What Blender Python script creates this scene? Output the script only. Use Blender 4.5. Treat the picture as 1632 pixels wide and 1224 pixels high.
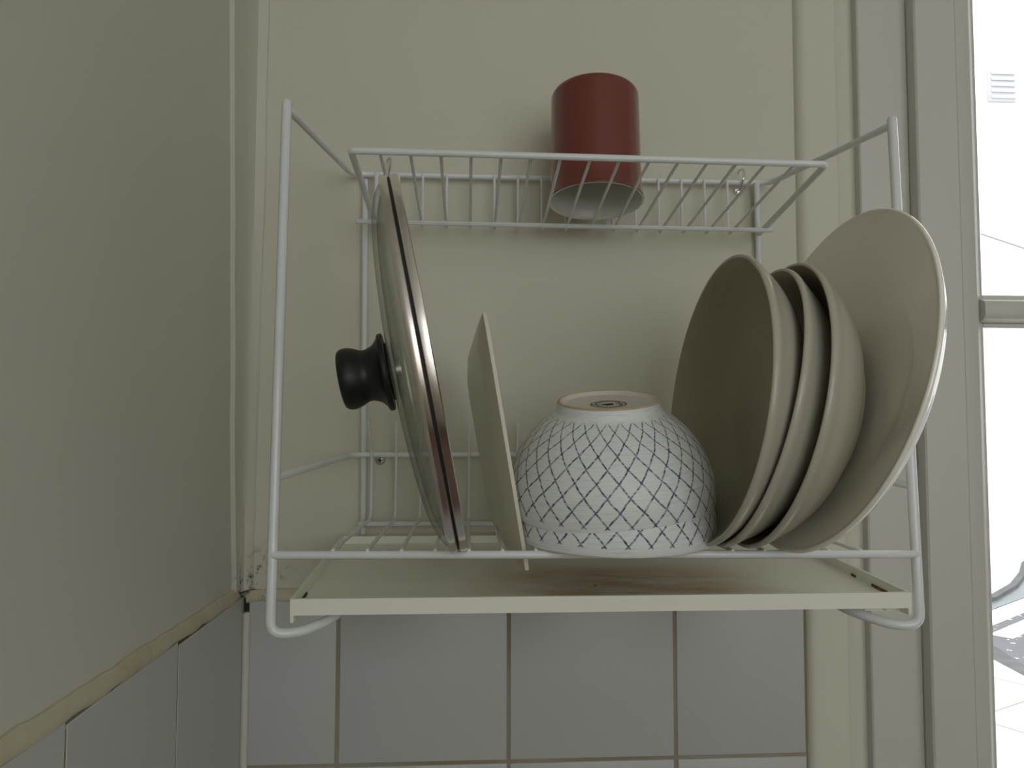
import bpy, bmesh, math, random
from mathutils import Vector, Matrix, noise as mnoise
random.seed(4)
sc = bpy.context.scene
for o in list(bpy.data.objects): bpy.data.objects.remove(o)
C = sc.collection
PI = math.pi
Z0 = 1.30                      # height of the lowest visible grout line above the kitchen floor

# ------------------------------------------------------------------ camera
cam_d = bpy.data.cameras.new('camera'); cam = bpy.data.objects.new('camera', cam_d); C.objects.link(cam)
cam_d.sensor_width = 36.0; cam_d.lens = 36.0 * 1270 / 1632; cam_d.clip_start = 0.02; cam_d.clip_end = 200
yaw, pitch, roll = -0.06246747, 0.05764581, 0.00217745
B = Matrix(((1, 0, 0), (0, 0, -1), (0, 1, 0)))
M3 = Matrix.Rotation(yaw, 3, 'Z') @ Matrix.Rotation(pitch, 3, 'X') @ B @ Matrix.Rotation(roll, 3, 'Z')
cam.matrix_world = Matrix.Translation((0.18948, -0.72465, 0.29211 + Z0)) @ M3.to_4x4()
sc.camera = cam

# ------------------------------------------------------------------ world, light, exposure
SKY = 3.0
w = bpy.data.worlds.new('overcast'); sc.world = w; w.use_nodes = True
bg = w.node_tree.nodes['Background']; bg.inputs[0].default_value = (0.99, 0.985, 1.0, 1); bg.inputs[1].default_value = SKY
vs = sc.view_settings
vs.view_transform = 'Standard'; vs.look = 'None'; vs.gamma = 1.0; vs.exposure = -0.13; vs.use_curve_mapping = False
sc.cycles.diffuse_bounces = 8; sc.cycles.max_bounces = 14; sc.cycles.transparent_max_bounces = 16
sc.cycles.sample_clamp_indirect = 6.0

def portal(name, loc, rot, sx, sy):
    l = bpy.data.lights.new(name, 'AREA'); l.shape = 'RECTANGLE'; l.size = sx; l.size_y = sy
    l.cycles.is_portal = True
    o = bpy.data.objects.new(name, l); o.location = loc; o.rotation_euler = rot; C.objects.link(o)
# an area lamp with -z as its direction: door opening faces -y, window opening faces +y
portal('door_daylight', (0.96, 0.20, 1.30), (math.radians(-90), 0, 0), 0.74, 2.0)
WX0, WX1, WZ0, WZ1 = 0.06, 2.05, 1.32, 2.56        # unseen window added behind the camera, sized for soft front light
portal('added_window_daylight', ((WX0 + WX1) / 2, -2.50, (WZ0 + WZ1) / 2), (math.radians(90), 0, 0), WX1 - WX0, WZ1 - WZ0)

# ------------------------------------------------------------------ materials
def srgb(r, g, b):
    f = lambda c: (c / 12.92 if c <= 0.04045 else ((c + 0.055) / 1.055) ** 2.4)
    return (f(r / 255), f(g / 255), f(b / 255), 1)

class Mat:
    def __init__(s, name, col=(0.8, 0.8, 0.8, 1), rough=0.5, metal=0.0, **kw):
        s.m = bpy.data.materials.new(name); s.m.use_nodes = True
        s.nt = s.m.node_tree; s.n = s.nt.nodes; s.l = s.nt.links
        s.b = s.n['Principled BSDF']
        s.b.inputs['Base Color'].default_value = col; s.b.inputs['Roughness'].default_value = rough
        s.b.inputs['Metallic'].default_value = metal
        for k, v in kw.items(): s.b.inputs[k].default_value = v
        s.col = None
    def node(s, t, **kw):
        n = s.n.new(t)
        for k, v in kw.items():
            if hasattr(n, k): setattr(n, k, v)
            else: n.inputs[k].default_value = v
        return n
    def coord(s, kind='Object'):
        if not hasattr(s, '_tc'): s._tc = s.node('ShaderNodeTexCoord')
        return s._tc.outputs[kind]
    def noise(s, scale, detail=3, rough=0.5, vec=None, stretch=None):
        v = vec or s.coord()
        if stretch:
            mp = s.node('ShaderNodeMapping'); mp.inputs['Scale'].default_value = stretch; s.l.new(v, mp.inputs[0]); v = mp.outputs[0]
        n = s.node('ShaderNodeTexNoise'); n.inputs['Scale'].default_value = scale
        n.inputs['Detail'].default_value = detail; n.inputs['Roughness'].default_value = rough
        s.l.new(v, n.inputs['Vector']); return n.outputs['Fac']
    def ramp(s, fac, lo, hi, a=0.0, b=1.0):
        r = s.node('ShaderNodeMapRange', clamp=True)
        s.l.new(fac, r.inputs[0]); r.inputs[1].default_value = lo; r.inputs[2].default_value = hi
        r.inputs[3].default_value = a; r.inputs[4].default_value = b
        return r.outputs[0]
    def math(s, op, a, b=None):
        n = s.node('ShaderNodeMath', operation=op)
        for i, x in enumerate((a, b)):
            if x is None: continue
            if isinstance(x, (int, float)): n.inputs[i].default_value = x
            else: s.l.new(x, n.inputs[i])
        return n.outputs[0]
    def sep(s, v):
        n = s.node('ShaderNodeSeparateXYZ'); s.l.new(v, n.inputs[0]); return n.outputs
    def over(s, fac, col):
        """lay a colour over the current base colour by a mask"""
        mx = s.node('ShaderNodeMix', data_type='RGBA')
        s.l.new(fac, mx.inputs[0]) if not isinstance(fac, (int, float)) else setattr(mx.inputs[0], 'default_value', fac)
        if s.col is None: mx.inputs[6].default_value = s.b.inputs['Base Color'].default_value
        else: s.l.new(s.col, mx.inputs[6])
        mx.inputs[7].default_value = col
        s.col = mx.outputs[2]; s.l.new(s.col, s.b.inputs['Base Color']); return s
    def bump(s, fac, strength, dist=0.001):
        b = s.node('ShaderNodeBump'); b.inputs['Strength'].default_value = strength; b.inputs['Distance'].default_value = dist
        s.l.new(fac, b.inputs['Height']); s.l.new(b.outputs[0], s.b.inputs['Normal']); return s
    def blob(s, p, r0, r1):
        """mask: 1 inside radius r0 of point p, 0 outside r1"""
        vm = s.node('ShaderNodeVectorMath', operation='DISTANCE'); s.l.new(s.coord(), vm.inputs[0]); vm.inputs[1].default_value = p
        return s.ramp(vm.outputs['Value'], r0, r1, 1.0, 0.0)

CREAM = (0.635, 0.615, 0.51, 1)
def wall_mat(name, col, mould=()):
    m = Mat(name, col, 0.62)
    m.over(m.ramp(m.noise(3, 4), 0.35, 0.75, 0, 0.25), (col[0] * 0.93, col[1] * 0.93, col[2] * 0.88, 1))
    for p, r in mould:
        mk = m.math('MULTIPLY', m.blob(p, r * 0.15, r), m.ramp(m.noise(110, 5, 0.7), 0.52, 0.66))
        m.over(mk, (0.03, 0.028, 0.022, 1))
    m.bump(m.noise(90, 4), 0.25, 0.0006)
    return m.m
CORNER = (0.0, -0.012, 0.158 + Z0)
MOULD = [((0.006, -0.006, 0.163 + Z0), 0.028), ((-0.004, -0.018, 0.155 + Z0), 0.02), ((0.022, 0.0, 0.172 + Z0), 0.024)]
m_wall = wall_mat('cream wall paint', CREAM, MOULD)
m_wall_left = wall_mat('cream left wall paint', (0.60, 0.595, 0.53, 1), MOULD)
m_cove = wall_mat('cream corner filler paint', (0.61, 0.605, 0.53, 1), MOULD)
m_arch = wall_mat('cream architrave paint', (0.66, 0.645, 0.54, 1))
m_trim = Mat('white door paint', (0.595, 0.59, 0.535, 1), 0.4)
m_trim.over(m_trim.ramp(m_trim.noise(6, 5, 0.6, stretch=(3, 3, 0.3)), 0.4, 0.75, 0, 0.3), (0.555, 0.55, 0.49, 1))
m_trim.bump(m_trim.noise(60, 4), 0.12, 0.0004); m_trim = m_trim.m
m_ceiling = Mat('ceiling paint', (0.78, 0.77, 0.72, 1), 0.7).m
m_room = wall_mat('far wall paint', (0.66, 0.65, 0.56, 1))
m_floor = Mat('brown floor', (0.16, 0.09, 0.065, 1), 0.5); m_floor.over(m_floor.ramp(m_floor.noise(5), 0.3, 0.7, 0, 0.6), (0.10, 0.06, 0.05, 1)); m_floor = m_floor.m

m_tile = Mat('white glazed tile', (0.515, 0.525, 0.515, 1), 0.35)
m_tile.over(m_tile.ramp(m_tile.noise(4, 3), 0.35, 0.7, 0, 0.3), (0.485, 0.495, 0.48, 1)); m_tile.bump(m_tile.noise(14, 2), 0.06, 0.001); m_tile = m_tile.m
m_grout = Mat('aged grout', (0.32, 0.29, 0.23, 1), 0.85)
m_grout.over(m_grout.ramp(m_grout.noise(9, 4), 0.45, 0.62, 0, 0.9), (0.27, 0.21, 0.12, 1))
m_grout.over(m_grout.math('MULTIPLY', m_grout.blob((0.0, -0.004, 0.142 + Z0), 0.008, 0.016), 1.0), (0.02, 0.02, 0.016, 1)); m_grout = m_grout.m
m_caulk = Mat('yellowed caulk', (0.56, 0.525, 0.40, 1), 0.5)
m_caulk.over(m_caulk.ramp(m_caulk.noise(18, 4, 0.6), 0.42, 0.66, 0, 0.6), (0.46, 0.40, 0.23, 1))
m_caulk.over(m_caulk.ramp(m_caulk.noise(31, 3, 0.6), 0.60, 0.72, 0, 0.5), (0.38, 0.30, 0.16, 1))
m_caulk.over(m_caulk.math('MULTIPLY', m_caulk.blob((0.0, -0.01, 0.155 + Z0), 0.008, 0.03), m_caulk.ramp(m_caulk.noise(110, 5, 0.7), 0.5, 0.62)), (0.03, 0.03, 0.02, 1))
m_caulk = m_caulk.m

m_wire = Mat('white plastic coated wire', (0.74, 0.77, 0.77, 1), 0.2)
m_wire.over(m_wire.ramp(m_wire.noise(40, 4), 0.5, 0.8, 0, 0.35), (0.66, 0.66, 0.60, 1)); m_wire = m_wire.m
m_chrome = Mat('chrome', (0.75, 0.75, 0.73, 1), 0.18, 1.0).m
m_screw = Mat('screw steel', (0.6, 0.6, 0.57, 1), 0.35, 0.9).m
m_dark = Mat('dark recess', (0.015, 0.015, 0.013, 1), 0.7).m
m_knob = Mat('black plastic', (0.006, 0.006, 0.007, 1), 0.45).m
m_steel = Mat('stainless steel rim', (0.78, 0.75, 0.73, 1), 0.3, 1.0)
m_steel.over(m_steel.ramp(m_steel.noise(12, 4, 0.6), 0.45, 0.7, 0, 0.8), (0.56, 0.49, 0.41, 1))
m_steel.l.new(m_steel.ramp(m_steel.noise(14, 4), 0.3, 0.7, 0.12, 0.30), m_steel.b.inputs['Roughness']); m_steel = m_steel.m

def glass(name, tint, refl=0.9):
    m = bpy.data.materials.new(name); m.use_nodes = True; nt = m.node_tree; n = nt.nodes
    for x in list(n):
        if x.type == 'BSDF_PRINCIPLED': n.remove(x)
    out = n['Material Output']; t = n.new('ShaderNodeBsdfTransparent'); t.inputs[0].default_value = tint
    g = n.new('ShaderNodeBsdfGlossy'); g.inputs['Roughness'].default_value = 0.03; g.inputs[0].default_value = (refl, refl, refl, 1)
    lw = n.new('ShaderNodeLayerWeight'); pw = n.new('ShaderNodeMath'); pw.operation = 'POWER'; pw.inputs[1].default_value = 4.5; nt.links.new(lw.outputs['Facing'], pw.inputs[0])
    f = n.new('ShaderNodeMath'); f.operation = 'MULTIPLY_ADD'; f.inputs[1].default_value = 0.55; f.inputs[2].default_value = 0.04; nt.links.new(pw.outputs[0], f.inputs[0]); mx = n.new('ShaderNodeMixShader')
    nt.links.new(f.outputs[0], mx.inputs[0]); nt.links.new(t.outputs[0], mx.inputs[1]); nt.links.new(g.outputs[0], mx.inputs[2]); nt.links.new(mx.outputs[0], out.inputs[0])
    return m
m_pane = glass('window glass', (0.97, 0.985, 0.98, 1))
m_lidglass = glass('greenish lid glass', (0.975, 0.99, 0.965, 1), 0.45)

m_hollow = Mat('taupe plate inside', (0.33, 0.30, 0.215, 1), 0.35)  # darker tone for the insides of the deep plates
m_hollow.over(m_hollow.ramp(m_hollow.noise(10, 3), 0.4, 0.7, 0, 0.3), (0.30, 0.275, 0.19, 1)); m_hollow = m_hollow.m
m_plate = Mat('cream glazed stoneware', (0.46, 0.437, 0.352, 1), 0.24)
m_plate.over(m_plate.ramp(m_plate.noise(10, 3), 0.4, 0.7, 0, 0.25), (0.42, 0.40, 0.315, 1)); m_plate = m_plate.m
m_big = Mat('cream glazed dinnerware', (0.93, 0.905, 0.82, 1), 0.06, IOR=1.75)
m_big.over(m_big.ramp(m_big.noise(8, 3), 0.4, 0.7, 0, 0.25), (0.91, 0.885, 0.795, 1)); m_big = m_big.m
m_sq = Mat('cream square dish glaze', (0.62, 0.585, 0.46, 1), 0.3)
m_sq.over(m_sq.ramp(m_sq.noise(12, 3), 0.4, 0.7, 0, 0.3), (0.56, 0.52, 0.39, 1)); m_sq = m_sq.m
m_cup = Mat('red brown glaze', (0.175, 0.038, 0.025, 1), 0.26, **{'Specular IOR Level': 0.35, 'Coat Weight': 0.6, 'Coat Roughness': 0.06})
m_cup.over(m_cup.ramp(m_cup.noise(30, 4), 0.4, 0.75, 0, 0.4), (0.15, 0.036, 0.026, 1)); m_cup = m_cup.m
m_cupin = Mat('white inner glaze', (0.74, 0.74, 0.70, 1), 0.25).m

def lattice_mat(name):
    m = Mat(name, (0.78, 0.80, 0.79, 1), 0.45)
    uv = m.sep(m.coord('UV')); u, v = uv[0], uv[1]
    # soft brushed blue-grey wash running round the bowl
    wash = m.ramp(m.noise(1.0, 5, 0.65, vec=m.coord('UV'), stretch=(22, 75, 1)), 0.50, 0.70, 0, 0.75)
    m.over(wash, (0.56, 0.60, 0.66, 1))
    wash2 = m.ramp(m.noise(1.0, 4, 0.6, vec=m.coord('UV'), stretch=(16, 55, 3)), 0.62, 0.74, 0, 0.3)
    m.over(wash2, (0.60, 0.60, 0.52, 1))
    wob = m.math('MULTIPLY', m.math('SUBTRACT', m.noise(1.0, 2, 0.5, vec=m.coord('UV'), stretch=(9, 9, 1)), 0.5), 0.22)
    brk = m.ramp(m.noise(1.0, 3, 0.6, vec=m.coord('UV'), stretch=(80, 40, 1)), 0.36, 0.6, 0.35, 1.0)
    band = m.math('MULTIPLY', m.ramp(v, 0.078, 0.09), m.ramp(v, 0.885, 0.91, 1, 0))
    for sgn in (1, -1):
        t = m.math('ADD', m.math('ADD', m.math('MULTIPLY', u, 30.0), m.math('MULTIPLY', v, 4.9 * sgn)), wob)
        d = m.math('ABSOLUTE', m.math('SUBTRACT', m.math('FRACT', t), 0.5))
        line = m.ramp(d, 0.035, 0.065, 1, 0)
        m.over(m.math('MULTIPLY', m.math('MULTIPLY', line, band), brk), (0.025, 0.03, 0.085, 1) if sgn > 0 else (0.035, 0.045, 0.10, 1))
    return m.m
m_bowl = lattice_mat('white glaze with blue lattice')
m_foot = Mat('unglazed tan foot rim', (0.48, 0.36, 0.22, 1), 0.75); m_foot.over(m_foot.ramp(m_foot.noise(60, 4), 0.4, 0.65), (0.60, 0.50, 0.36, 1)); m_foot = m_foot.m
m_base = Mat('warm white base glaze', (0.64, 0.60, 0.53, 1), 0.4).m
m_ink = Mat('dark stamp ink', (0.05, 0.047, 0.04, 1), 0.6).m

m_tray = Mat('ivory plastic tray', (0.80, 0.795, 0.70, 1), 0.35)
_x, _y, _z = m_tray.sep(m_tray.coord())
_st = m_tray.math('MULTIPLY', m_tray.ramp(_x, -0.10, -0.03), m_tray.ramp(_x, 0.07, 0.135, 1, 0))
_st = m_tray.math('MULTIPLY', _st, m_tray.ramp(m_tray.noise(1.0, 5, 0.6, stretch=(14, 40, 1)), 0.28, 0.62))
_st = m_tray.math('MULTIPLY', _st, m_tray.math('MULTIPLY', m_tray.ramp(_y, -0.1046, -0.1038), m_tray.ramp(_y, -0.03, 0.02, 1, 0)))
m_tray.over(m_tray.math('MULTIPLY', _st, 0.9), (0.50, 0.31, 0.12, 1))
_st2 = m_tray.math('MULTIPLY', m_tray.ramp(_x, 0.05, 0.10), m_tray.math('MULTIPLY', m_tray.ramp(_x, 0.125, 0.165, 1, 0), m_tray.ramp(m_tray.noise(1.0, 5, 0.7, stretch=(20, 60, 1)), 0.45, 0.62)))
m_tray.over(m_tray.math('MULTIPLY', m_tray.math('MULTIPLY', _st2, m_tray.math('MULTIPLY', m_tray.ramp(_y, -0.1046, -0.1038), m_tray.ramp(_y, -0.085, -0.06, 1, 0))), 0.5), (0.45, 0.25, 0.12, 1)); m_tray = m_tray.m
m_grime = Mat('brown grime', (0.035, 0.02, 0.008, 1), 0.8); m_grime.over(m_grime.ramp(m_grime.noise(120, 3), 0.45, 0.6), (0.22, 0.10, 0.03, 1)); m_grime = m_grime.m

# ------------------------------------------------------------------ mesh helpers
def finish(bm, ang=38):
    bm.normal_update()
    bmesh.ops.recalc_face_normals(bm, faces=bm.faces)
    for f in bm.faces: f.smooth = True
    for e in bm.edges:
        if len(e.link_faces) == 2 and e.calc_face_angle(0) > math.radians(ang): e.smooth = False

def obj(name, bm, mat, parent=None, off=None):
    if off is not None: bmesh.ops.translate(bm, verts=bm.verts, vec=-Vector(off))
    finish(bm)
    me = bpy.data.meshes.new(name); bm.to_mesh(me); bm.free()
    for m in (mat if isinstance(mat, (list, tuple)) else [mat]): me.materials.append(m)
    o = bpy.data.objects.new(name, me); C.objects.link(o)
    if parent: o.parent = parent
    return o

def thing(name, label, cat, mw=None, loc=(0, 0, 0), group=None):
    o = bpy.data.objects.new(name, None); C.objects.link(o); o.empty_display_size = 0.03
    if mw is not None: o.matrix_world = mw
    else: o.location = loc
    o['label'] = label; o['category'] = cat
    if group: o['group'] = group
    return o

def tag(o, label, cat, group=None):
    o['label'] = label; o['category'] = cat
    if group: o['group'] = group
    return o

def struct(o, label=None, cat=None):
    o['kind'] = 'structure'
    if label: o['label'] = label
    if cat: o['category'] = cat
    return o

def box(bm, x0, x1, y0, y1, z0, z1, bev=0.0, seg=2, mi=0):
    r = bmesh.ops.create_cube(bm, size=1.0); vs_ = r['verts']
    for v in vs_: v.co = Vector(((x0 + x1) / 2 + v.co.x * (x1 - x0), (y0 + y1) / 2 + v.co.y * (y1 - y0), (z0 + z1) / 2 + v.co.z * (z1 - z0)))
    fs = set(f for v in vs_ for f in v.link_faces)
    for f in fs: f.material_index = mi
    if bev:
        bmesh.ops.bevel(bm, geom=list(set(e for v in vs_ for e in v.link_edges)), offset=bev, segments=seg, profile=0.5, affect='EDGES')

def rounded(pts, rad, n=6):
    """polyline with its inner corners rounded"""
    pts = [Vector(p) for p in pts]; out = [pts[0]]
    for i in range(1, len(pts) - 1):
        a, b, c = pts[i - 1], pts[i], pts[i + 1]
        r = rad[i - 1] if isinstance(rad, (list, tuple)) else rad
        d1 = (a - b); d2 = (c - b); r1 = min(r, d1.length * 0.49, d2.length * 0.49)
        p, q = b + d1.normalized() * r1, b + d2.normalized() * r1
        for k in range(n + 1):
            t = k / n; out.append(p * (1 - t) ** 2 + b * 2 * t * (1 - t) + q * t * t)
    out.append(pts[-1]); return out

def tube(bm, pts, r, seg=10, caps=True, round_cap=True):
    pts = [Vector(p) for p in pts]
    P = [pts[0]]
    for p in pts[1:]:
        if (p - P[-1]).length > 1e-6: P.append(p)
    rs = [r] * len(P)
    if round_cap:
        t0 = (P[0] - P[1]).normalized(); t1 = (P[-1] - P[-2]).normalized()
        P = [P[0] + t0 * r * 0.6, P[0] + t0 * r * 0.4] + P + [P[-1] + t1 * r * 0.4, P[-1] + t1 * r * 0.6]
        rs = [r * 0.45, r * 0.8] + rs + [r * 0.8, r * 0.45]
    rings = []; T = (P[1] - P[0]).normalized()
    N = T.orthogonal().normalized()
    for i, p in enumerate(P):
        if i == 0: t = (P[1] - P[0])
        elif i == len(P) - 1: t = (P[-1] - P[-2])
        else: t = (P[i + 1] - p).normalized() + (p - P[i - 1]).normalized()
        t.normalize(); q = T.rotation_difference(t); N = (q @ N).normalized(); N = (N - t * N.dot(t)).normalized(); T = t
        Bn = T.cross(N)
        rings.append([bm.verts.new(p + (N * math.cos(2 * PI * k / seg) + Bn * math.sin(2 * PI * k / seg)) * rs[i]) for k in range(seg)])
    for a, b in zip(rings, rings[1:]):
        for k in range(seg): bm.faces.new((a[k], a[(k + 1) % seg], b[(k + 1) % seg], b[k]))
    if caps: bm.faces.new(rings[0][::-1]); bm.faces.new(rings[-1])

def smooth_profile(pts, n=5):
    """Catmull-Rom through profile points"""
    P = [Vector((p[0], p[1], 0)) for p in pts]; out = []
    for i in range(len(P) - 1):
        p0 = P[max(i - 1, 0)]; p1 = P[i]; p2 = P[i + 1]; p3 = P[min(i + 2, len(P) - 1)]
        for k in range(n):
            t = k / n
            q = 0.5 * ((2 * p1) + (p2 - p0) * t + (2 * p0 - 5 * p1 + 4 * p2 - p3) * t * t + (3 * p1 - p0 - 3 * p2 + p3) * t ** 3)
            out.append((max(q.x, 0.0), q.y))
    out.append((P[-1].x, P[-1].y)); return out

def lathe(bm, prof, seg=72, mi=0, uvrange=None):
    """revolve (r, z) profile about local z"""
    uvl = bm.loops.layers.uv.verify()
    L = [0.0]
    for a, b in zip(prof, prof[1:]): L.append(L[-1] + math.hypot(b[0] - a[0], b[1] - a[1]))
    rings = []
    for r, z in prof:
        if r < 1e-5: rings.append([bm.verts.new((0, 0, z))])
        else: rings.append([bm.verts.new((r * math.cos(2 * PI * k / seg), r * math.sin(2 * PI * k / seg), z)) for k in range(seg)])
    for i, (a, b) in enumerate(zip(rings, rings[1:])):
        v0, v1 = L[i] / L[-1], L[i + 1] / L[-1]
        for k in range(seg):
            k2 = (k + 1) % seg; u0, u1 = k / seg, (k + 1) / seg
            if len(a) == 1 and len(b) == 1: continue
            if len(a) == 1: vv = (a[0], b[k2], b[k]); uu = ((u0, v0), (u1, v1), (u0, v1))
            elif len(b) == 1: vv = (a[k], a[k2], b[0]); uu = ((u0, v0), (u1, v0), (u0, v1))
            else: vv = (a[k], a[k2], b[k2], b[k]); uu = ((u0, v0), (u1, v0), (u1, v1), (u0, v1))
            f = bm.faces.new(vv); f.material_index = mi
            for lp, q in zip(f.loops, uu): lp[uvl].uv = q

def axis_matrix(origin, zaxis, up=(0, 0, 1)):
    z = Vector(zaxis).normalized(); x = Vector(up).cross(z)
    if x.length < 1e-4: x = Vector((1, 0, 0)) - z * z.x
    x.normalize(); y = z.cross(x)
    m = Matrix((x, y, z)).transposed().to_4x4(); m.translation = Vector(origin); return m

W = lambda x, y, z: (x, y, z + Z0)      # rack coordinates (z from the grout line) to the room

# ------------------------------------------------------------------ the setting
RX, RY, RZ = 2.9, -2.4, 2.65
DX0, DX1, DZ1 = 0.60, 1.345, 2.28
bm = bmesh.new(); box(bm, -0.15, RX + 0.15, RY - 0.15, 0.2, -0.12, 0.0); struct(obj('floor', bm, m_floor))
bm = bmesh.new(); box(bm, -0.15, RX + 0.15, RY - 0.15, 0.2, RZ, RZ + 0.12); struct(obj('ceiling', bm, m_ceiling))
bm = bmesh.new()
box(bm, -0.15, DX0, 0.0, 0.18, 0.0, RZ); box(bm, DX1, RX + 0.15, 0.0, 0.18, 0.0, RZ); box(bm, DX0, DX1, 0.0, 0.18, DZ1, RZ)
wall_back = struct(obj('wall_back', bm, m_wall), 'cream painted wall the dish rack hangs on', 'wall')
bm = bmesh.new(); box(bm, -0.15, -0.004, RY - 0.15, 0.0, 0.0, RZ)
wall_left = struct(obj('wall_left', bm, m_wall_left), 'bare cream wall on the left', 'wall')
bm = bmesh.new(); box(bm, RX, RX + 0.15, RY - 0.15, 0.0, 0.0, RZ); struct(obj('wall_right', bm, m_room))
bm = bmesh.new()
box(bm, -0.004, WX0, RY - 0.14, RY, 0, RZ); box(bm, WX1, RX, RY - 0.14, RY, 0, RZ); box(bm, WX0, WX1, RY - 0.14, RY, 0, WZ0); box(bm, WX0, WX1, RY - 0.14, RY, WZ1, RZ)
struct(obj('wall_front', bm, m_room))
bm = bmesh.new()
for a, b, c, d in ((WX0, WX0 + .05, WZ0, WZ1), (WX1 - .05, WX1, WZ0, WZ1), (WX0 + .05, WX1 - .05, WZ0, WZ0 + .05), (WX0 + .05, WX1 - .05, WZ1 - .05, WZ1), ((WX0 + WX1) / 2 - .025, (WX0 + WX1) / 2 + .025, WZ0 + .05, WZ1 - .05)):
    box(bm, a, b, RY - 0.10, RY - 0.04, c, d, 0.004)
win = struct(obj('added_window', bm, m_trim))  # frame of the added window, out of view, put in for front daylight
bm = bmesh.new(); box(bm, WX0 + .05, WX1 - .05, RY - 0.072, RY - 0.068, WZ0 + .05, WZ1 - .05); obj('pane', bm, m_pane, win)

# tiles, one mesh per tiled field, grout bed behind them
T = 0.15; G = 0.0016
TOPB = 0.1455
bm = bmesh.new()
cols = [(0.0035, 0.0823)] + [(0.0823 + k * T, 0.0823 + (k + 1) * T) for k in range(2)] + [(0.3823, 0.5032)]
for x0, x1 in cols:
    for r in range(-4, 1):
        zt = min((r + 1) * T, TOPB) if r == 0 else (r + 1) * T
        jx = random.uniform(-.0004, .0004)
        box(bm, x0 + G + jx, x1 - G + jx, -0.005, 0.002, r * T + G + Z0, zt - G + Z0, 0.0009, 2)
obj('tile_field', bm, m_tile, wall_back)
bm = bmesh.new(); box(bm, 0.0, 0.5025, -0.0036, 0.001, -4 * T + Z0, TOPB + Z0 - 0.001); obj('grout', bm, m_grout, wall_back)
bm = bmesh.new()
ly = [-0.0040] + [-0.0130 - k * 0.153 for k in range(1, 5)]
for y1, y0 in zip(ly, ly[1:]):
    for r in range(-4, 1):
        zt = (r + 1) * T if r < 0 else 0.1475 - y1 * 0.018
        box(bm, -0.006, 0.0, y0 + 0.0011, y1 - 0.0011, r * T + 0.0011 + Z0, zt - 0.0011 + Z0, 0.0003, 1)
obj('tile_field', bm, m_tile, wall_left)
bm = bmesh.new(); box(bm, -0.006, -0.0003, -0.64, -0.005, -4 * T + Z0, 0.147 + Z0); obj('grout', bm, m_grout, wall_left)

# yellowed, uneven caulk bead on top of the left tiles and around the corner
def bead(path, w0, seed):
    bm = bmesh.new(); rings = []
    for i, (p, out) in enumerate(path):
        k = 1 + 0.35 * mnoise.noise(Vector((i * 0.55 + seed, 0.3, 1.7))); wz = w0 * k; p = Vector(p); out = Vector(out); dz = 0.0012 * mnoise.noise(Vector((i * 0.4, seed, 5.2)))
        prof = [(-0.005, 0.62), (-0.0008, 0.60), (0.0006, 0.25), (0.0016, -0.2), (0.0020, -0.55), (0.0014, -0.85), (0.0003, -1.0), (-0.005, -1.05)]
        rings.append([bm.verts.new(p + out * a + Vector((0, 0, b * wz + dz))) for a, b in prof])
    for a, b in zip(rings, rings[1:]):
        for k in range(len(a) - 1): bm.faces.new((a[k], a[k + 1], b[k + 1], b[k]))
    bm.faces.new(rings[0]); bm.faces.new(rings[-1][::-1])
    return bm
path = [((-0.0015, -0.62 + 0.011 * i, 0.1535 + 0.0058 * min((0.62 - 0.011 * i) / 0.37, 1.3) - 0.0012 + Z0), (1, 0, 0)) for i in range(56)]
obj('caulk_bead', bead(path, 0.0072, 2.0), m_caulk, wall_left)
path = [((0.002 + 0.0125 * i, -0.0040, 0.1478 + Z0), (0, -1, 0)) for i in range(41)]
obj('caulk_bead', bead(path, 0.0075, 9.0), m_caulk, wall_back)
# bead down the tiled corner
bm = bmesh.new(); pts = []
for i in range(40): pts.append((0.0028 + 0.0006 * mnoise.noise(Vector((i * .5, 2, 2))), -0.0058, 0.131 - i * 0.016 + Z0))
tube(bm, pts, 0.0034, 10); obj('corner_joint', bm, m_cove, wall_back)

# filled, lumpy inside corner of the plaster above the tiles
bm = bmesh.new(); rings = []
for i in range(64):
    z = 0.152 + i * (RZ - Z0 - 0.152) / 63 if i > 40 else 0.152 + i * 0.0135
    nz = lambda s: mnoise.noise(Vector((z * 9, s, 0.0))); nf = lambda s: mnoise.noise(Vector((z * 38, s, 3.0)))
    wy = min(0.030 + 0.085 * (z - 0.152), 0.072) + 0.004 * nz(1) + 0.0012 * nf(1)
    wx = 0.006 + 0.004 * min((z - .152) / .45, 1) + 0.0012 * nz(5) + 0.0008 * nf(7)
    prof = [(-0.006, -wy - 0.002), (-0.0030, -wy), (-0.0008, -wy + 0.0025), (-0.0014 + .0006 * nf(9), -wy * 0.72), (-0.0012 + .0005 * nf(4), -wy * 0.40), (0.0, -wy * 0.16 - 0.002), (0.0022, -0.0058), (wx * 0.75, -0.0034), (wx, -0.0022), (wx + 0.0015, 0.0015)]
    rings.append([bm.verts.new((x, y, z + Z0)) for x, y in prof])
for a, b in zip(rings, rings[1:]):
    for k in range(len(a) - 1): bm.faces.new((a[k], a[k + 1], b[k + 1], b[k]))
bm.faces.new(rings[0]); bm.faces.new(rings[-1][::-1])
struct(obj('trim_1', bm, m_cove), 'lumpy filled strip down the inside corner of the two walls', 'corner strip')

def extrude_profile(prof, z0, z1):
    bm = bmesh.new(); a = [bm.verts.new((x, y, z0)) for x, y in prof]; b = [bm.verts.new((x, y, z1)) for x, y in prof]
    n = len(prof)
    for k in range(n): bm.faces.new((a[k], a[(k + 1) % n], b[(k + 1) % n], b[k]))
    bm.faces.new(a[::-1]); bm.faces.new(b); return bm
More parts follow.
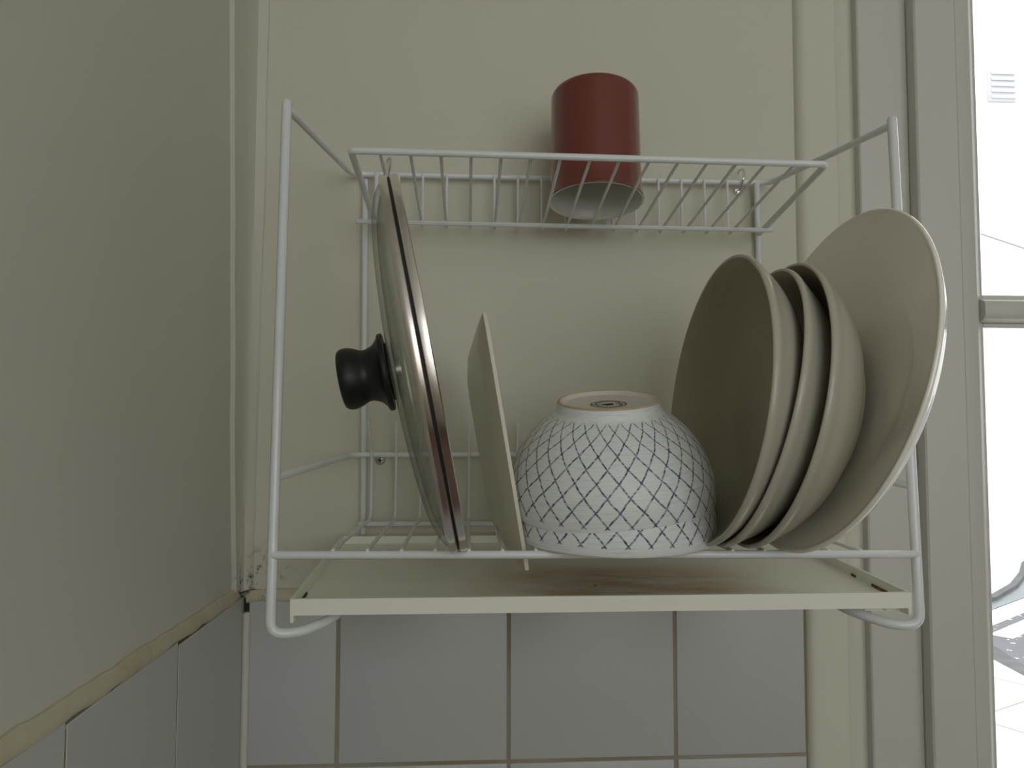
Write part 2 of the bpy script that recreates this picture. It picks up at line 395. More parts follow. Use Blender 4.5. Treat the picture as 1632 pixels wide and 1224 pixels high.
# cream architrave with a rounded left edge and a fine groove
bm = extrude_profile([(0.5035, 0.002), (0.5035, -0.001), (0.5065, -0.0055), (0.5095, -0.0075), (0.513, -0.008), (0.5405, -0.008), (0.5412, -0.0074), (0.5420, -0.008), (0.560, -0.008), (0.560, 0.002)], 0.0, DZ1 + 0.05)
struct(obj('trim_2', bm, m_arch), 'cream flat batten between the tiles and the door frame', 'trim')
bm = extrude_profile([(0.5575, 0.01), (0.5575, -0.0168), (0.5588, -0.018), (0.6045, -0.018), (0.6045, 0.10), (0.5995, 0.10), (0.5995, 0.01)], 0.0, DZ1 + 0.02)
struct(obj('trim_3', bm, m_trim), 'white painted door frame post', 'door frame')
bm = extrude_profile([(1.400, 0.01), (1.400, -0.018), (1.342, -0.018), (1.342, 0.10), (1.3455, 0.10), (1.3455, 0.01)], 0.0, DZ1 + 0.02)
struct(obj('trim_4', bm, m_trim))
bm = bmesh.new(); box(bm, 0.5575, 1.40, -0.018, 0.10, DZ1 - 0.03, DZ1 + 0.05, 0.001); struct(obj('trim_5', bm, m_trim))

# glazed door leaf, rebated over its frame
door = thing('door_1', 'white glazed door at the right edge', 'door', loc=(0.605, 0, 0.02)); door['kind'] = 'structure'
doff = (0.605, 0, 0.02)
GX0, GX1 = 0.669, 1.27
def stile(flip):
    pr = [(0.605, -0.0175), (0.605, -0.0305), (0.6065, -0.032), (0.6435, -0.032), (0.6440, -0.0314), (0.6446, -0.032), (0.6565, -0.032), (0.6600, -0.0295), (0.6635, -0.0225), (0.669, -0.0185), (0.6690, 0.006), (0.605, 0.006)]
    if flip: pr = [(0.605 + 1.334 - x, y) for x, y in pr]
    return extrude_profile(pr, 0.03, DZ1 - 0.04)
obj('stile', stile(False), m_trim, door, doff); obj('stile', stile(True), m_trim, door, doff)
for z0, z1 in ((0.03, 0.40), (DZ1 - 0.15, DZ1 - 0.04)):
    bm = bmesh.new(); box(bm, 0.6655, GX1, -0.031, 0.005, z0, z1, 0.002); obj('rail', bm, m_trim, door, doff)
MZ = 0.4035 + Z0
for zc in (MZ, MZ - 0.62):
    hz = 0.0112
    pr = [(-0.0185, -hz), (-0.026, -hz + 0.003), (-0.0275, -hz + 0.006), (-0.0275, hz - 0.006), (-0.026, hz - 0.003), (-0.0185, hz), (0.004, hz), (0.004, -hz)]
    bm = bmesh.new(); a = [bm.verts.new((0.668, y, zc + z)) for y, z in pr]; b = [bm.verts.new((GX1 + 0.002, y, zc + z)) for y, z in pr]
    for k in range(8): bm.faces.new((a[k], a[(k + 1) % 8], b[(k + 1) % 8], b[k]))
    bm.faces.new(a[::-1]); bm.faces.new(b); obj('muntin', bm, m_trim, door, doff)
panes = [(0.40, MZ - 0.62 - 0.0112), (MZ - 0.62 + 0.0112, MZ - 0.0112), (MZ + 0.0112, DZ1 - 0.15)]
for z0, z1 in panes:
    bm = bmesh.new(); box(bm, GX0 - 0.002, GX1 + 0.002, -0.012, -0.009, z0 - 0.002, z1 + 0.002); pn = obj('pane', bm, m_pane, door, doff)
    bm = bmesh.new()
    for a in ((GX0, GX0 + 0.004, z0, z1), (GX1 - 0.004, GX1, z0, z1), (GX0 + 0.004, GX1 - 0.004, z0, z0 + 0.004), (GX0 + 0.004, GX1 - 0.004, z1 - 0.004, z1)):
        box(bm, a[0], a[1], -0.0165, -0.012, a[2], a[3], 0.0008)
    obj('glazing_bead', bm, m_trim, pn, doff)

# ------------------------------------------------------------------ outside the door
GZ = -0.10
m_pave = Mat('pale paving slabs', (0.62, 0.62, 0.60, 1), 0.8)
_x, _y, _z = m_pave.sep(m_pave.coord())
def rot_axis(m, x, y, ang): return m.math('ADD', m.math('MULTIPLY', x, math.cos(ang)), m.math('MULTIPLY', y, math.sin(ang)))
for ang, sp, ph in ((math.radians(118), 0.62, 0.38), (math.radians(28), 0.9, 0.3)):
    d = m_pave.math('ABSOLUTE', m_pave.math('SUBTRACT', m_pave.math('FRACT', m_pave.math('ADD', m_pave.math('DIVIDE', rot_axis(m_pave, _x, _y, ang), sp), ph)), 0.5))
    m_pave.over(m_pave.ramp(d, 0.006, 0.012, 1, 0), (0.22, 0.21, 0.19, 1))
m_pave = m_pave.m
m_road = Mat('wet grey asphalt with pale specks', (0.085, 0.088, 0.103, 1), 0.45)
m_road.over(m_road.ramp(m_road.noise(3.0, 5), 0.4, 0.65, 0, 0.6), (0.105, 0.107, 0.117, 1))
m_road.over(m_road.ramp(m_road.noise(16, 2), 0.66, 0.69), (0.8, 0.8, 0.82, 1)); m_road = m_road.m
m_line = Mat('white road paint', (0.8, 0.8, 0.8, 1), 0.6).m
m_bluish = Mat('pale blue gutter stone', (0.13, 0.15, 0.165, 1), 0.3); m_bluish.over(m_bluish.ramp(m_bluish.noise(4, 4), 0.4, 0.7), (0.16, 0.185, 0.20, 1)); m_bluish = m_bluish.m
m_kerb = Mat('grey kerb stone', (0.085, 0.087, 0.09, 1), 0.7); m_kerb.over(m_kerb.ramp(m_kerb.noise(6, 4), 0.4, 0.7), (0.12, 0.12, 0.125, 1)); m_kerb = m_kerb.m
m_facade = Mat('white render facade', (0.82, 0.82, 0.80, 1), 0.8).m

def slab(name, pts, z0, z1, mat):
    bm = bmesh.new(); a = [bm.verts.new((x, y, z0)) for x, y in pts]; b = [bm.verts.new((x, y, z1)) for x, y in pts]; n = len(pts)
    for k in range(n): bm.faces.new((a[k], a[(k + 1) % n], b[(k + 1) % n], b[k]))
    bm.faces.new(a[::-1]); bm.faces.new(b); return obj(name, bm, mat)
def strip(p, q, wd):
    p, q = Vector(p), Vector(q); n = (q - p).normalized(); n = Vector((-n.y, n.x)) * wd / 2
    return [tuple(p - n), tuple(q - n), tuple(q + n), tuple(p + n)]
struct(slab('pavement', [(-6, 0.2), (9, 0.2), (4.0, 4.0), (4.15, 5.2), (4.6, 8.5), (-6, 8.5)], GZ - 0.15, GZ, m_pave), 'bright pale paving outside the door glass', 'pavement')
struct(slab('border_strip', [(9, 0.2), (9.6, 0.2), (4.25, 4.8), (4.42, 5.5), (4.9, 8.5), (4.6, 8.5), (4.15, 5.2), (4.0, 4.0)], GZ - 0.15, GZ - 0.005, m_kerb), 'grey stone border between paving and road', 'border')
struct(slab('road', [(9.6, 0.2), (20, 0.2), (20, 14), (4.9, 14), (4.9, 8.5), (4.42, 5.5), (4.25, 4.8)], GZ - 0.15, GZ - 0.01, m_road), 'grey speckled road outside the door', 'road')
tag(slab('road_marking', strip((4.75, 6.16), (8.5, 8.92), 0.22), GZ - 0.012, GZ - 0.003, m_line), 'white painted line on the road, the farther one beside the blue gutter', 'road line', 'painted lines on the road')
tag(slab('road_marking', strip((4.66, 5.72), (8.5, 8.55), 0.17), GZ - 0.012, GZ - 0.003, m_line), 'white painted line on the road, the nearer one starting mid road', 'road line', 'painted lines on the road')
kp = [(4.6, 6.55), (5.53, 7.1), (6.2, 7.72), (6.8, 8.4), (7.32, 9.07), (8.6, 10.3), (10.5, 12.0)]
bm = bmesh.new()
def ribbon(bm, path, o0, o1, z0, z1):
    P = [Vector(p) for p in path]; rings = []
    for i, p in enumerate(P):
        t = (P[min(i + 1, len(P) - 1)] - P[max(i - 1, 0)]).normalized(); n = Vector((-t.y, t.x))
        a, b = p + n * o0, p + n * o1
        rings.append([bm.verts.new((a.x, a.y, z0)), bm.verts.new((b.x, b.y, z0)), bm.verts.new((b.x, b.y, z1)), bm.verts.new((a.x, a.y, z1))])
    for a, b in zip(rings, rings[1:]):
        for k in range(4): bm.faces.new((a[k], a[(k + 1) % 4], b[(k + 1) % 4], b[k]))
    bm.faces.new(rings[0]); bm.faces.new(rings[-1][::-1])
ribbon(bm, kp, -0.04, 0.03, GZ - 0.1, GZ + 0.03); tag(obj('kerb', bm, m_kerb), 'curved grey kerb across the road', 'kerb')
struct(slab('gutter', [(4.7, 6.28), (8.4, 9.0), (11.0, 11.6)] + [(x + 0.05, y) for x, y in kp[::-1][1:]], GZ - 0.1, GZ - 0.004, m_bluish), 'pale blue gutter inside the curved kerb', 'gutter')
struct(slab('far_pavement', [(4.6, 6.57)] + [(x, y + 0.02) for x, y in kp[1:]] + [(14, 14), (4.5, 14)], GZ - 0.1, GZ + 0.01, m_pave), 'pale paving beyond the curved kerb', 'pavement')
bm = bmesh.new(); box(bm, 2.0, 22, 14.0, 14.6, -0.3, 11)
fac = obj('building', bm, m_facade); tag(fac, 'white overexposed building across the road', 'building')
m_shut = Mat('pale lilac shutter', (0.47, 0.465, 0.49, 1), 0.7).m
for k, (x, z) in enumerate(((10.75, 8.35), (14.2, 8.35), (14.2, 3.0))):
    bm = bmesh.new(); box(bm, x - 0.28, x + 0.28, 13.93, 14.01, z - 0.3, z + 0.35, 0.02)
    for q in range(5): box(bm, x - 0.24, x + 0.24, 13.90, 13.94, z - 0.25 + q * 0.12, z - 0.18 + q * 0.12, 0.01)
    obj('shutter', bm, m_shut, fac)
bm = bmesh.new(); tube(bm, [(9.3, 12.6, 5.06), (10.2, 12.6, 4.78), (11.5, 12.6, 4.5), (13.5, 12.6, 4.3), (18, 12.6, 4.9)], 0.014, 6); tag(obj('overhead_cable', bm, Mat('pale grey cable sheath', (0.3, 0.3, 0.3, 1), 0.6).m), 'thin grey cable sagging before the white building outside', 'cable')

# ------------------------------------------------------------------ dish rack
rack_loc = W(0.28, -0.1, 0.165)
rack = thing('dish_rack', 'white wire two-shelf dish rack hanging on the cream wall', 'dish rack', loc=rack_loc)
ro = Vector(rack_loc)
RW = 0.0029
UL, UR = (0.0722, -0.1985, 0.506), (0.4873, -0.1985, 0.506)
def rod(name, pts, r, rad=0.01, parent=rack, seg=10, extra=()):
    bm = bmesh.new(); tube(bm, rounded([W(*p) for p in pts], rad), r, seg)
    for e in extra: tube(bm, rounded([W(*p) for p in e], rad), r, seg)
    return obj(name, bm, m_wire, parent, ro)
# upper and lower wall rails, their ends bent forward as arms to the front uprights
rod('upper_rail', [(0.0735, -0.1955, 0.5045), (0.0885, -0.010, 0.5225), (0.475, -0.010, 0.5225), (0.4860, -0.1955, 0.5045)], 0.0026, 0.014)
rod('lower_rail', [(0.0722, -0.2115, 0.2615), (0.0920, -0.010, 0.2700), (0.4760, -0.010, 0.2700), (0.4870, -0.2105, 0.2555)], 0.0026, 0.014)
# front uprights with hooked feet that carry the tray
for s, x in ((1, 0.0718), (-1, 0.4877)):
    top = (UL if s > 0 else UR)
    rod('front_upright', [(top[0], top[1], top[2] + 0.003), (x, -0.2155, 0.166), (x + s * 0.016, -0.213, 0.1655), (x + s * 0.036, -0.196, 0.1705), (x + s * 0.040, -0.10, 0.1765)], 0.0033, [0.017, 0.012, 0.015])
# rear uprights
for x in (0.1005, 0.4645):
    rod('rear_upright', [(x, -0.005, 0.518), (x + (0.002 if x < .2 else .0015), -0.005, 0.200)], 0.0028)
rod('rear_bar', [(0.100, -0.0115, 0.2095), (0.466, -0.0115, 0.2075)], 0.0024)
# lower shelf: front bar with its seventeen bent wires
NB = 17; bx = lambda k: 0.1093 + 0.02125 * k
lower = rod('lower_shelf', [(0.0728, -0.2145, 0.2140), (0.4868, -0.2145, 0.2115)], 0.0027)
for k in range(NB):
    x = bx(k); xr = 0.1105 + 0.02135 * k; tip = [-0.050, -0.026, -0.02, -0.012, -0.012, -0.016][min(k, 5)]
    bm = bmesh.new(); zf = 0.2165 - 0.0025 * k / 16
    tube(bm, rounded([W(x, -0.2150, zf), W(x, -0.205, zf), W(xr, -0.016, 0.2145), W(xr, -0.0145, 0.272), W(xr + 0.0005, tip, 0.2985)], [0.002, 0.012, 0.01]), 0.0013, 8)
    obj('wire', bm, m_wire, lower, ro)
# upper shelf: bent frame rod, wires sloping to the wall, cross rod beneath them
zu = lambda y: 0.4905 + (y + 0.162) * (0.4905 - 0.4725) / (-0.162 + 0.015)
upper = rod('upper_shelf', [(0.1118, -0.013, 0.522), (0.1118, -0.014, 0.4735), (0.1092, -0.160, 0.4910), (0.4577, -0.160, 0.4892), (0.4610, -0.014, 0.4722), (0.4610, -0.013, 0.521)], 0.0026, [0.006, 0.004, 0.004, 0.006])
for k in range(15):
    xf = 0.1293 + 0.02185 * k; xr = 0.1315 + 0.02153 * k; dz = -0.0012 * k / 14
    bm = bmesh.new(); tube(bm, rounded([W(xf, -0.161, 0.4915 + dz), W(xr, -0.0145, 0.4728 + dz), W(xr, -0.0135, 0.5225)], 0.006), 0.00125, 8)
    obj('wire', bm, m_wire, upper, ro)
bm = bmesh.new(); tube(bm, [W(0.0978, -0.036, 0.4722), W(0.4655, -0.036, 0.4712)], 0.0022, 8); obj('cross_rod', bm, m_wire, upper, ro)

# hooks and screw in the wall
def hook(x, z, label):
    bm = bmesh.new()
    pts = [(x - 0.0005, -0.001, z - 0.007), (x - 0.0005, -0.010, z - 0.008)]
    for i in range(9):
        a = -PI * 0.5 + i * PI * 0.62 / 8 * 1.0
        pts.append((x + 0.0015 * (i / 8), -0.0125 - 0.0035 * math.cos(a) , z + 0.004 * (i / 8) * 1.6 - 0.004))
    pts += [(x + 0.002, -0.0150, z + 0.0075), (x + 0.0012, -0.0135, z + 0.0105), (x - 0.0008, -0.0105, z + 0.0105), (x - 0.0018, -0.0085, z + 0.0080)]
    tube(bm, [W(*p) for p in pts], 0.0010, 8)
    o = obj('wall_hook', bm, m_chrome); tag(o, label, 'hook', 'wall hooks holding the rack rail')
    bm = bmesh.new(); r = bmesh.ops.create_cone(bm, cap_ends=True, segments=16, radius1=0.0036, radius2=0.0024, depth=0.003)
    bmesh.ops.rotate(bm, verts=bm.verts, cent=(0, 0, 0), matrix=Matrix.Rotation(PI / 2, 3, 'X')); bmesh.ops.translate(bm, verts=bm.verts, vec=W(x - 0.0005, -0.0015, z - 0.007))
    obj('collar', bm, m_chrome, o)
hook(0.1222, 0.5265, 'small chrome hook on the rack rail just above the glass lid')
hook(0.4465, 0.5235, 'small chrome hook on the rack rail right of the brown cup')
scr = thing('screw', 'cross-head screw in the wall under the lower rail, left of the glass lid', 'screw', mw=axis_matrix(W(0.1165, 0.0, 0.2650), (0, -1, 0)))
bm = bmesh.new(); lathe(bm, smooth_profile([(0.0, 0.0030), (0.0025, 0.0027), (0.0042, 0.0014), (0.0046, 0.0)], 3), 24); obj('screw_head', bm, m_screw, scr)
bm = bmesh.new(); box(bm, -0.0022, 0.0022, -0.0006, 0.0006, 0.002, 0.0032); box(bm, -0.0006, 0.0006, -0.0022, 0.0022, 0.002, 0.0032); obj('cross_recess', bm, m_dark, scr)

# ------------------------------------------------------------------ drip tray under the lower shelf
tl = W(0.2828, -0.11, 0.1800)
def tray_pt(x, y, dz):      # floor slopes down to the front
    t = (y + 0.02) / (-0.217 + 0.02)
    return Vector((x, y, 0.1935 + (0.1795 - 0.1935) * t + dz + Z0))
tray = thing('drip_tray', 'ivory plastic drip tray with brown water stains under the rack', 'tray', loc=tl)
TXF0, TXF1, TXR0, TXR1, TYF, TYR = 0.0840, 0.4815, 0.0858, 0.4795, -0.217, -0.018
def side_x(y, side):
    t = (y - TYR) / (TYF - TYR)
    return (TXR0 + (TXF0 - TXR0) * t) if side == 0 else (TXR1 + (TXF1 - TXR1) * t)
bm = bmesh.new()
def hexa(bm, c):
    v = [bm.verts.new(p) for p in c]
    for f in ((0, 1, 2, 3), (7, 6, 5, 4), (0, 4, 5, 1), (1, 5, 6, 2), (2, 6, 7, 3), (3, 7, 4, 0)): bm.faces.new([v[i] for i in f])
    return v
def wall_block(bm, x0f, x1f, x0r, x1r, yf, yr, d0f, d1f, d0r, d1r):
    hexa(bm, [tray_pt(x0f, yf, d0f), tray_pt(x1f, yf, d0f), tray_pt(x1r, yr, d0r), tray_pt(x0r, yr, d0r), tray_pt(x0f, yf, d1f), tray_pt(x1f, yf, d1f), tray_pt(x1r, yr, d1r), tray_pt(x0r, yr, d1r)])
th = 0.0022
wall_block(bm, TXF0, TXF1, TXR0, TXR1, TYF, TYR, -0.0018, 0.0, -0.0018, 0.0)                            # floor
wall_block(bm, TXF0, TXF1, TXF0, TXF1, TYF - 0.0003, TYF + th, -0.0022, 0.0078, -0.0022, 0.0078)         # front lip
wall_block(bm, TXR0, TXR1, TXR0, TXR1, TYR - th, TYR, -0.0015, 0.0062, -0.0015, 0.0062)                  # rear lip
wall_block(bm, TXF0 - 0.0002, TXF0 + th, TXR0, TXR0 + th, TYF + 0.001, TYR, -0.0015, 0.0078, -0.0015, 0.0062)
wall_block(bm, TXF1 - th, TXF1 + 0.0002, TXR1 - th, TXR1, TYF + 0.001, TYR, -0.0015, 0.0078, -0.0015, 0.0062)
obj('tray_pan', bm, m_tray, tray, tl)
for s, x in ((1, TXF0), (-1, TXF1)):
    bm = bmesh.new(); xa, xb = sorted((x, x + s * 0.0022)); box(bm, xa, xb, TYF - 0.0002, TYF + 0.02, 0.1795 - 0.0068 + Z0, 0.1790 + Z0, 0.0004)
    if s < 0:
        box(bm, x - 0.026, x, TYF + 0.0105, TYF + 0.0120, 0.1795 - 0.0062 + Z0, 0.1790 + Z0)
        bmesh.ops.create_uvsphere(bm, u_segments=12, v_segments=8, radius=0.0022, matrix=Matrix.Translation((x - 0.012, TYF + 0.010, 0.1756 + Z0)))
    obj('foot_tab', bm, m_tray, tray, tl)
def grime(side, ya, yb, wd):
    bm = bmesh.new(); n = 14; L = []; s = 1 if side == 0 else -1
    for i in range(n + 1):
        y = ya + (yb - ya) * i / n; k = wd * (0.55 + 0.6 * abs(mnoise.noise(Vector((y * 160, side, 3))))) * (0.3 + 0.7 * math.sin(PI * i / n))
        x = side_x(y, side) + s * (th + 0.0002)
        L.append((bm.verts.new(tray_pt(x, y, 0.0003)), bm.verts.new(tray_pt(x + s * k, y, 0.0003)), bm.verts.new(tray_pt(x + s * k * 0.5, y, 0.0012)), bm.verts.new(tray_pt(x, y, 0.0020))))
    for a, b in zip(L, L[1:]):
        for k in range(3): bm.faces.new((a[k], a[k + 1], b[k + 1], b[k]))
    obj('grime', bm, m_grime, tray, tl)
grime(0, -0.212, -0.178, 0.0022); grime(1, -0.197, -0.172, 0.0017); grime(1, -0.150, -0.143, 0.0010)
for (x, y) in ((0.1675 - 0.045, -0.19), (0.283, -0.165)):
    bm = bmesh.new(); bmesh.ops.create_uvsphere(bm, u_segments=8, v_segments=6, radius=0.0007, matrix=Matrix.Translation(tray_pt(x, y, 0.0003))); obj('speck', bm, m_grime, tray, tl)

# ------------------------------------------------------------------ cup on the upper shelf
tilt = math.atan2(0.018, 0.147)
cz = lambda y: 0.4905 + (y + 0.162) * (-0.018 / 0.147)
cup = thing('cup', 'red-brown ceramic cup upside down on the upper wire shelf', 'cup', mw=axis_matrix(W(0.3000, -0.0755, 0.4799 + 0.0020), (0.012, math.sin(tilt), math.cos(tilt))))
bm = bmesh.new()
outer = smooth_profile([(0.0395, 0.0002), (0.0398, 0.0012), (0.0392, 0.0035), (0.0382, 0.012), (0.0377, 0.030), (0.0374, 0.060), (0.0372, 0.088), (0.0370, 0.0935), (0.0355, 0.0965), (0.0325, 0.0978), (0.030, 0.0972), (0.0285, 0.0958), (0.0, 0.0952)], 5)
lathe(bm, outer, 96); obj('cup_body', bm, m_cup, cup)
bm = bmesh.new(); lathe(bm, smooth_profile([(0.0395, 0.0002), (0.0380, 0.0003), (0.0365, 0.004), (0.0350, 0.015), (0.0345, 0.05), (0.0335, 0.085), (0.029, 0.0905), (0.015, 0.0915), (0.0, 0.0916)], 5), 96)
obj('inner_glaze', bm, m_cupin, cup)

# ------------------------------------------------------------------ two lattice bowls, upside down
bowl_out = [(0.0706, 0.0002), (0.0722, 0.0014), (0.0731, 0.006), (0.0732, 0.013), (0.0722, 0.022), (0.0690, 0.0315), (0.0638, 0.0420), (0.0562, 0.0525), (0.0472, 0.0610), (0.0408, 0.0655), (0.0380, 0.0682), (0.0366, 0.0718), (0.0360, 0.0750)]
bowl_ring = [(0.0360, 0.0750), (0.0355, 0.0759), (0.0345, 0.0762), (0.0338, 0.0757)]
bowl_base = [(0.0338, 0.0757), (0.0325, 0.0738), (0.0300, 0.0727), (0.015, 0.0723), (0.0, 0.0722)]
bowl_in = [(0.0706, 0.0002), (0.0692, 0.0012), (0.0690, 0.010), (0.0680, 0.022), (0.0648, 0.0320), (0.0592, 0.0425), (0.051, 0.0525), (0.040, 0.0605), (0.025, 0.0655), (0.0, 0.0670)]
def bowl(label, origin, tf, roll_, spin, k=1.0):
    z = Vector((-math.sin(roll_), -math.sin(tf), math.cos(tf)))
    mw = axis_matrix(origin, z, up=(0, 1, 0)) @ Matrix.Rotation(spin, 4, 'Z') @ Matrix.Scale(k, 4)
    t = thing('bowl', label, 'bowl', mw=mw, group='lattice bowls stacked upside down')
    bm = bmesh.new(); lathe(bm, smooth_profile(bowl_out, 5), 96); obj('bowl_body', bm, m_bowl, t)
    bm = bmesh.new(); lathe(bm, smooth_profile(bowl_in, 4), 96); obj('bowl_inside', bm, m_base, t)
    bm = bmesh.new(); lathe(bm, smooth_profile(bowl_ring, 3), 96); obj('foot_rim', bm, m_foot, t)
    bm = bmesh.new(); lathe(bm, smooth_profile(bowl_base, 4), 96); obj('base', bm, m_base, t)
    return t
b1 = bowl('white bowl with blue lattice turned upside down on top of another bowl', W(0.2926, -0.1735, 0.2415), math.radians(13.0), math.radians(3.2), 0.1, 0.968)
b2 = bowl('lower upside-down white bowl, only its rim showing beneath the lattice bowl', W(0.2945, -0.1740, 0.2186), math.radians(4.0), 0.0, 1.3, 0.945)
# dark stamp on the base: ring, two rosettes and a blot
bm = bmesh.new()
def flat_ring(cx, cy, r0, r1, z, sx=1.0, sy=1.0, n=40):
    lo = []; 
    for k in range(n):
        a = 2 * PI * k / n
        lo.append((bm.verts.new((cx + r0 * math.cos(a) * sx, cy + r0 * math.sin(a) * sy, z)), bm.verts.new((cx + r1 * math.cos(a) * sx, cy + r1 * math.sin(a) * sy, z))))
    for a, b in zip(lo, lo[1:] + lo[:1]): bm.faces.new((a[0], a[1], b[1], b[0]))
def flat_blob(cx, cy, rx, ry, z, seed):
    vs_ = []
    for k in range(18):
        a = 2 * PI * k / 18; q = 1 + 0.45 * mnoise.noise(Vector((math.cos(a) * 1.4, math.sin(a) * 1.4, seed)))
        vs_.append(bm.verts.new((cx + rx * q * math.cos(a), cy + ry * q * math.sin(a), z)))
    bm.faces.new(vs_)
zs = 0.0726
flat_ring(0, 0, 0.0120, 0.0127, zs)
for s in (-1, 1):
    flat_ring(s * 0.0083, 0, 0.0029, 0.0033, zs, n=24)
    for k in range(6):
        a = k * PI / 3; flat_blob(s * 0.0083 + 0.0014 * math.cos(a), 0.0014 * math.sin(a), 0.0007, 0.0004, zs, k)
flat_blob(0, 0.0005, 0.0040, 0.0030, zs, 4.0)
for k in range(14):
    a = 0.45 + k * 0.171 ; flat_blob(0.0095 * math.cos(a), 0.0095 * math.sin(a), 0.0006, 0.0010, zs, k * 1.3)
    flat_blob(0.0095 * math.cos(a), -0.0095 * math.sin(a), 0.0006, 0.0010, zs, k * 1.7)
bmesh.ops.solidify(bm, geom=list(bm.faces), thickness=0.0001)
st = obj('stamp', bm, m_ink, b1); st.location = (0, 0, 0); st.rotation_euler = (0, 0, -0.1 + PI)

# ------------------------------------------------------------------ plates standing on edge
def axis_n(a, b): return Vector((-math.cos(b) * math.cos(a), -math.cos(b) * math.sin(a), math.sin(b)))
def shell(prof_top, th_):
    """closed dish profile: upper face (rim to centre) then the underside back out, opening along +z"""
    return prof_top
def dish(name, label, cat, c, R, a, b, mat, top, under, group=None, foot=None, inner=None):
    mw = axis_matrix(W(*c), axis_n(math.radians(a), math.radians(b)))
    t = thing(name, label, cat, mw=mw, group=group)
    bm = bmesh.new(); up_ = smooth_profile([(r * R, z) for r, z in top], 5); un = smooth_profile([(r * R, z) for r, z in under], 5)
    lathe(bm, un, 128); obj('plate_body', bm, mat, t)
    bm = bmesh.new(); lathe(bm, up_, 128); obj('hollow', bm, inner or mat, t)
    if foot:
        bm = bmesh.new(); lathe(bm, smooth_profile([(r * R, z) for r, z in foot], 4), 96); obj('foot_ring', bm, mat, t)
    return t
deep_top = [(0.0, -0.0258), (0.35, -0.0256), (0.55, -0.0243), (0.72, -0.0190), (0.86, -0.0105), (0.945, -0.0030), (0.978, -0.0003)]
deep_un = [(0.978, -0.0003), (0.992, -0.0002), (1.0, -0.0014), (0.992, -0.0034), (0.955, -0.0068), (0.88, -0.0140), (0.74, -0.0232), (0.58, -0.0287), (0.50, -0.0295), (0.0, -0.0292)]
deep_foot = [(0.56, -0.0285), (0.55, -0.0310), (0.535, -0.0316), (0.52, -0.0310), (0.51, -0.0288)]
deep_top, deep_un, deep_foot = [[(r, z * 1.36) for r, z in q] for q in (deep_top, deep_un, deep_foot)]
gp = 'deep cream plates standing nested in the rack'
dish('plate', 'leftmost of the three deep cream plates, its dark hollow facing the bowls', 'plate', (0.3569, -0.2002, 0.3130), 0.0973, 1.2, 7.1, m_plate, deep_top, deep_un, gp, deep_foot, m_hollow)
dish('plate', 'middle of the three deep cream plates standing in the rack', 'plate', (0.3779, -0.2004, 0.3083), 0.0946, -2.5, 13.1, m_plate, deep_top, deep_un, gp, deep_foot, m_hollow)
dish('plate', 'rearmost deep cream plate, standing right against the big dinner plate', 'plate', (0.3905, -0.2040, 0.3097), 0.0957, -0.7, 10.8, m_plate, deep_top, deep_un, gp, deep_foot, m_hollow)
big_top = [(0.0, -0.0165), (0.4, -0.0163), (0.60, -0.0150), (0.72, -0.0115), (0.84, -0.0070), (0.95, -0.0026), (0.978, -0.0008)]
big_un = [(0.978, -0.0008), (0.990, -0.0003), (0.998, -0.0009), (1.0, -0.0022), (0.993, -0.0036), (0.965, -0.0066), (0.925, -0.0108), (0.85, -0.0150), (0.70, -0.0188), (0.58, -0.0203), (0.0, -0.0206)]
dish('dinner_plate', 'largest cream plate leaning at the right end of the rack, bright right edge', 'plate', (0.4255, -0.2120, 0.3262), 0.1156, 3.8, 14.6, m_big, big_top, big_un, None, [(0.60, -0.0200), (0.59, -0.0222), (0.57, -0.0225), (0.56, -0.0200)])

# square dish: four measured corners, flared edges
sqc = {'nb': Vector(W(0.2328, -0.205, 0.1990)), 'nt': Vector(W(0.2038, -0.205, 0.3715)), 'ft': Vector(W(0.1945, -0.042, 0.3520)), 'fb': Vector(W(0.2215, -0.042, 0.2030))}
sq_o = (sqc['nb'] + sqc['nt'] + sqc['ft'] + sqc['fb']) / 4
nrm = (sqc['nt'] - sqc['fb']).cross(sqc['ft'] - sqc['nb']).normalized()
if nrm.x > 0: nrm = -nrm
sq = thing('square_dish', 'square cream dish standing edge-on between glass lid and bowls', 'dish', loc=sq_o)
bm = bmesh.new(); N = 28
def sqp(u, v, side):
    # squircle-rounded square in [-1,1]^2
    k = 0.10; uu = u * math.sqrt(1 - k * v * v * v * v * u * u * 0.5); vv = v * math.sqrt(1 - k * u * u * u * u * v * v * 0.5)
    s, t = (uu + 1) / 2, (vv + 1) / 2
    p = (sqc['nb'] * (1 - s) + sqc['fb'] * s) * (1 - t) + (sqc['nt'] * (1 - s) + sqc['ft'] * s) * t
    e = max(abs(u), abs(v)); ee = (u ** 8 + v ** 8) ** 0.125
    lift = 0.0058 * max(0, min(1, (ee - 0.70) / 0.30)) ** 1.4
    thick = 0.0038 if side else 0.0
    return p - sq_o + nrm * (0.0070 - lift - thick * (1 - 0.35 * max(0, (e - 0.8) / 0.2)))
g = [[[bm.verts.new(sqp(-1 + 2 * i / N, -1 + 2 * j / N, s)) for j in range(N + 1)] for i in range(N + 1)] for s in (0, 1)]
for s in (0, 1):
    for i in range(N):
        for j in range(N): bm.faces.new((g[s][i][j], g[s][i + 1][j], g[s][i + 1][j + 1], g[s][i][j + 1]))
for i in range(N):
    for q in (0, N):
        bm.faces.new((g[0][i][q], g[0][i + 1][q], g[1][i + 1][q], g[1][i][q])); bm.faces.new((g[0][q][i], g[0][q][i + 1], g[1][q][i + 1], g[1][q][i]))
obj('dish_body', bm, m_sq, sq)

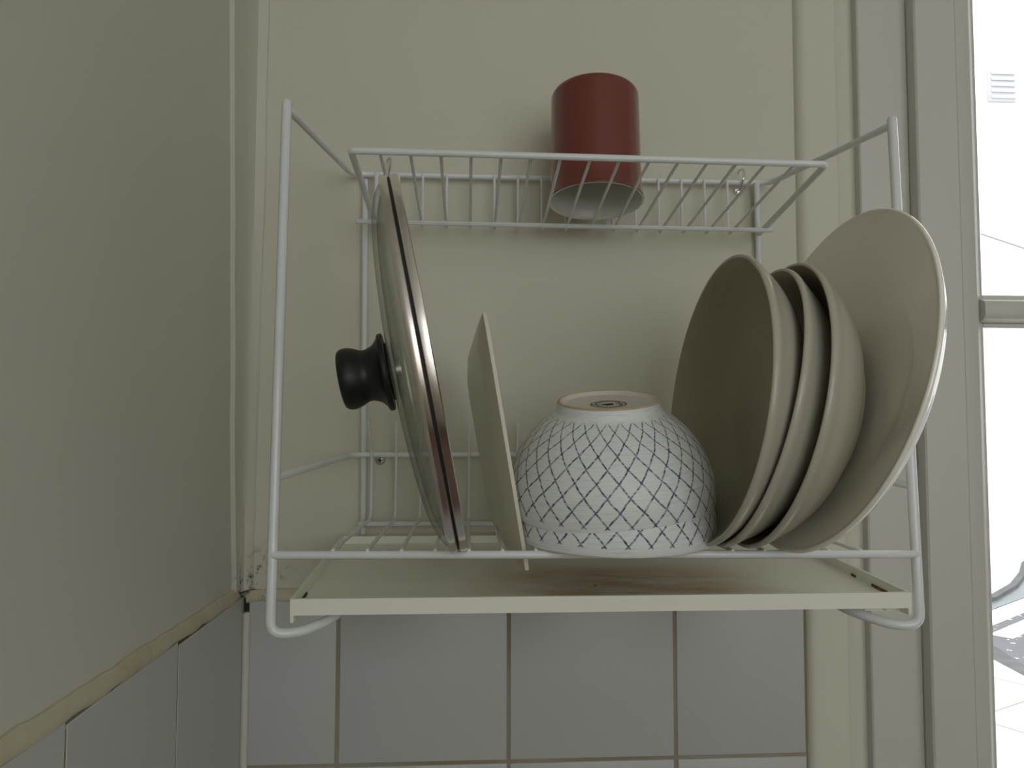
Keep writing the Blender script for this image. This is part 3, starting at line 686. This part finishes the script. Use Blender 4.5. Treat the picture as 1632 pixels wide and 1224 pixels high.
# ------------------------------------------------------------------ glass lid with black knob
ln = Vector((-0.9807, -0.0323, -0.1929))
lid = thing('pot_lid', 'glass pot lid with steel rim and black knob leaning at the left of the rack', 'lid', mw=axis_matrix(W(0.164, -0.2018, 0.3343), ln))
LR = 0.1222
bm = bmesh.new()
lathe(bm, smooth_profile([(0.1205, 0.0010), (0.1175, 0.0065), (0.107, 0.0122), (0.090, 0.0160), (0.060, 0.0190), (0.030, 0.0206), (0.006, 0.0210)], 5), 96)
n1 = len(bm.verts)
lathe(bm, smooth_profile([(0.1205, -0.0015), (0.1155, 0.0035), (0.105, 0.0092), (0.089, 0.0130), (0.060, 0.0160), (0.030, 0.0176), (0.006, 0.0180)], 5), 96)
obj('glass_dome', bm, m_lidglass, lid)
bm = bmesh.new()
rimp = [(0.1195, 0.0040), (0.1202, 0.0055), (0.1215, 0.0058), (0.1222, 0.0050), (0.1224, 0.0030), (0.1222, 0.0010), (0.1216, 0.0005), (0.1200, 0.0004), (0.1200, -0.0008), (0.1216, -0.0009), (0.1222, -0.0014), (0.1224, -0.0034), (0.1222, -0.0054), (0.1214, -0.0060), (0.1200, -0.0060), (0.1195, -0.0035), (0.1195, 0.0040)]
lathe(bm, rimp, 128); rimo = obj('steel_rim', bm, m_steel, lid)
bm = bmesh.new(); lathe(bm, [(0.1198, 0.0004), (0.1209, 0.0004), (0.1209, -0.0008), (0.1198, -0.0008), (0.1198, 0.0004)], 128); obj('seam', bm, m_dark, rimo)
bm = bmesh.new(); lathe(bm, smooth_profile([(0.0, 0.0225), (0.0160, 0.0225), (0.0235, 0.0226), (0.0252, 0.0232), (0.0255, 0.0245), (0.0250, 0.0262), (0.0222, 0.0275), (0.0190, 0.0305), (0.0172, 0.0345), (0.0168, 0.0370), (0.0174, 0.0395), (0.0188, 0.0425), (0.0199, 0.0460), (0.0201, 0.0495), (0.0192, 0.0522), (0.0168, 0.0540), (0.0100, 0.0548), (0.0, 0.0550)], 4), 64)
knob = obj('knob', bm, m_knob, lid)
bm = bmesh.new(); lathe(bm, smooth_profile([(0.0, 0.0227), (0.0165, 0.0226), (0.0185, 0.0222), (0.0188, 0.0217), (0.0180, 0.0212), (0.0, 0.0211)], 3), 48); obj('washer', bm, m_knob, knob)
bm = bmesh.new(); lathe(bm, [(0.0, 0.0145), (0.0075, 0.0145), (0.0078, 0.0178), (0.0, 0.0178)], 24); obj('lid_screw', bm, m_screw, knob)
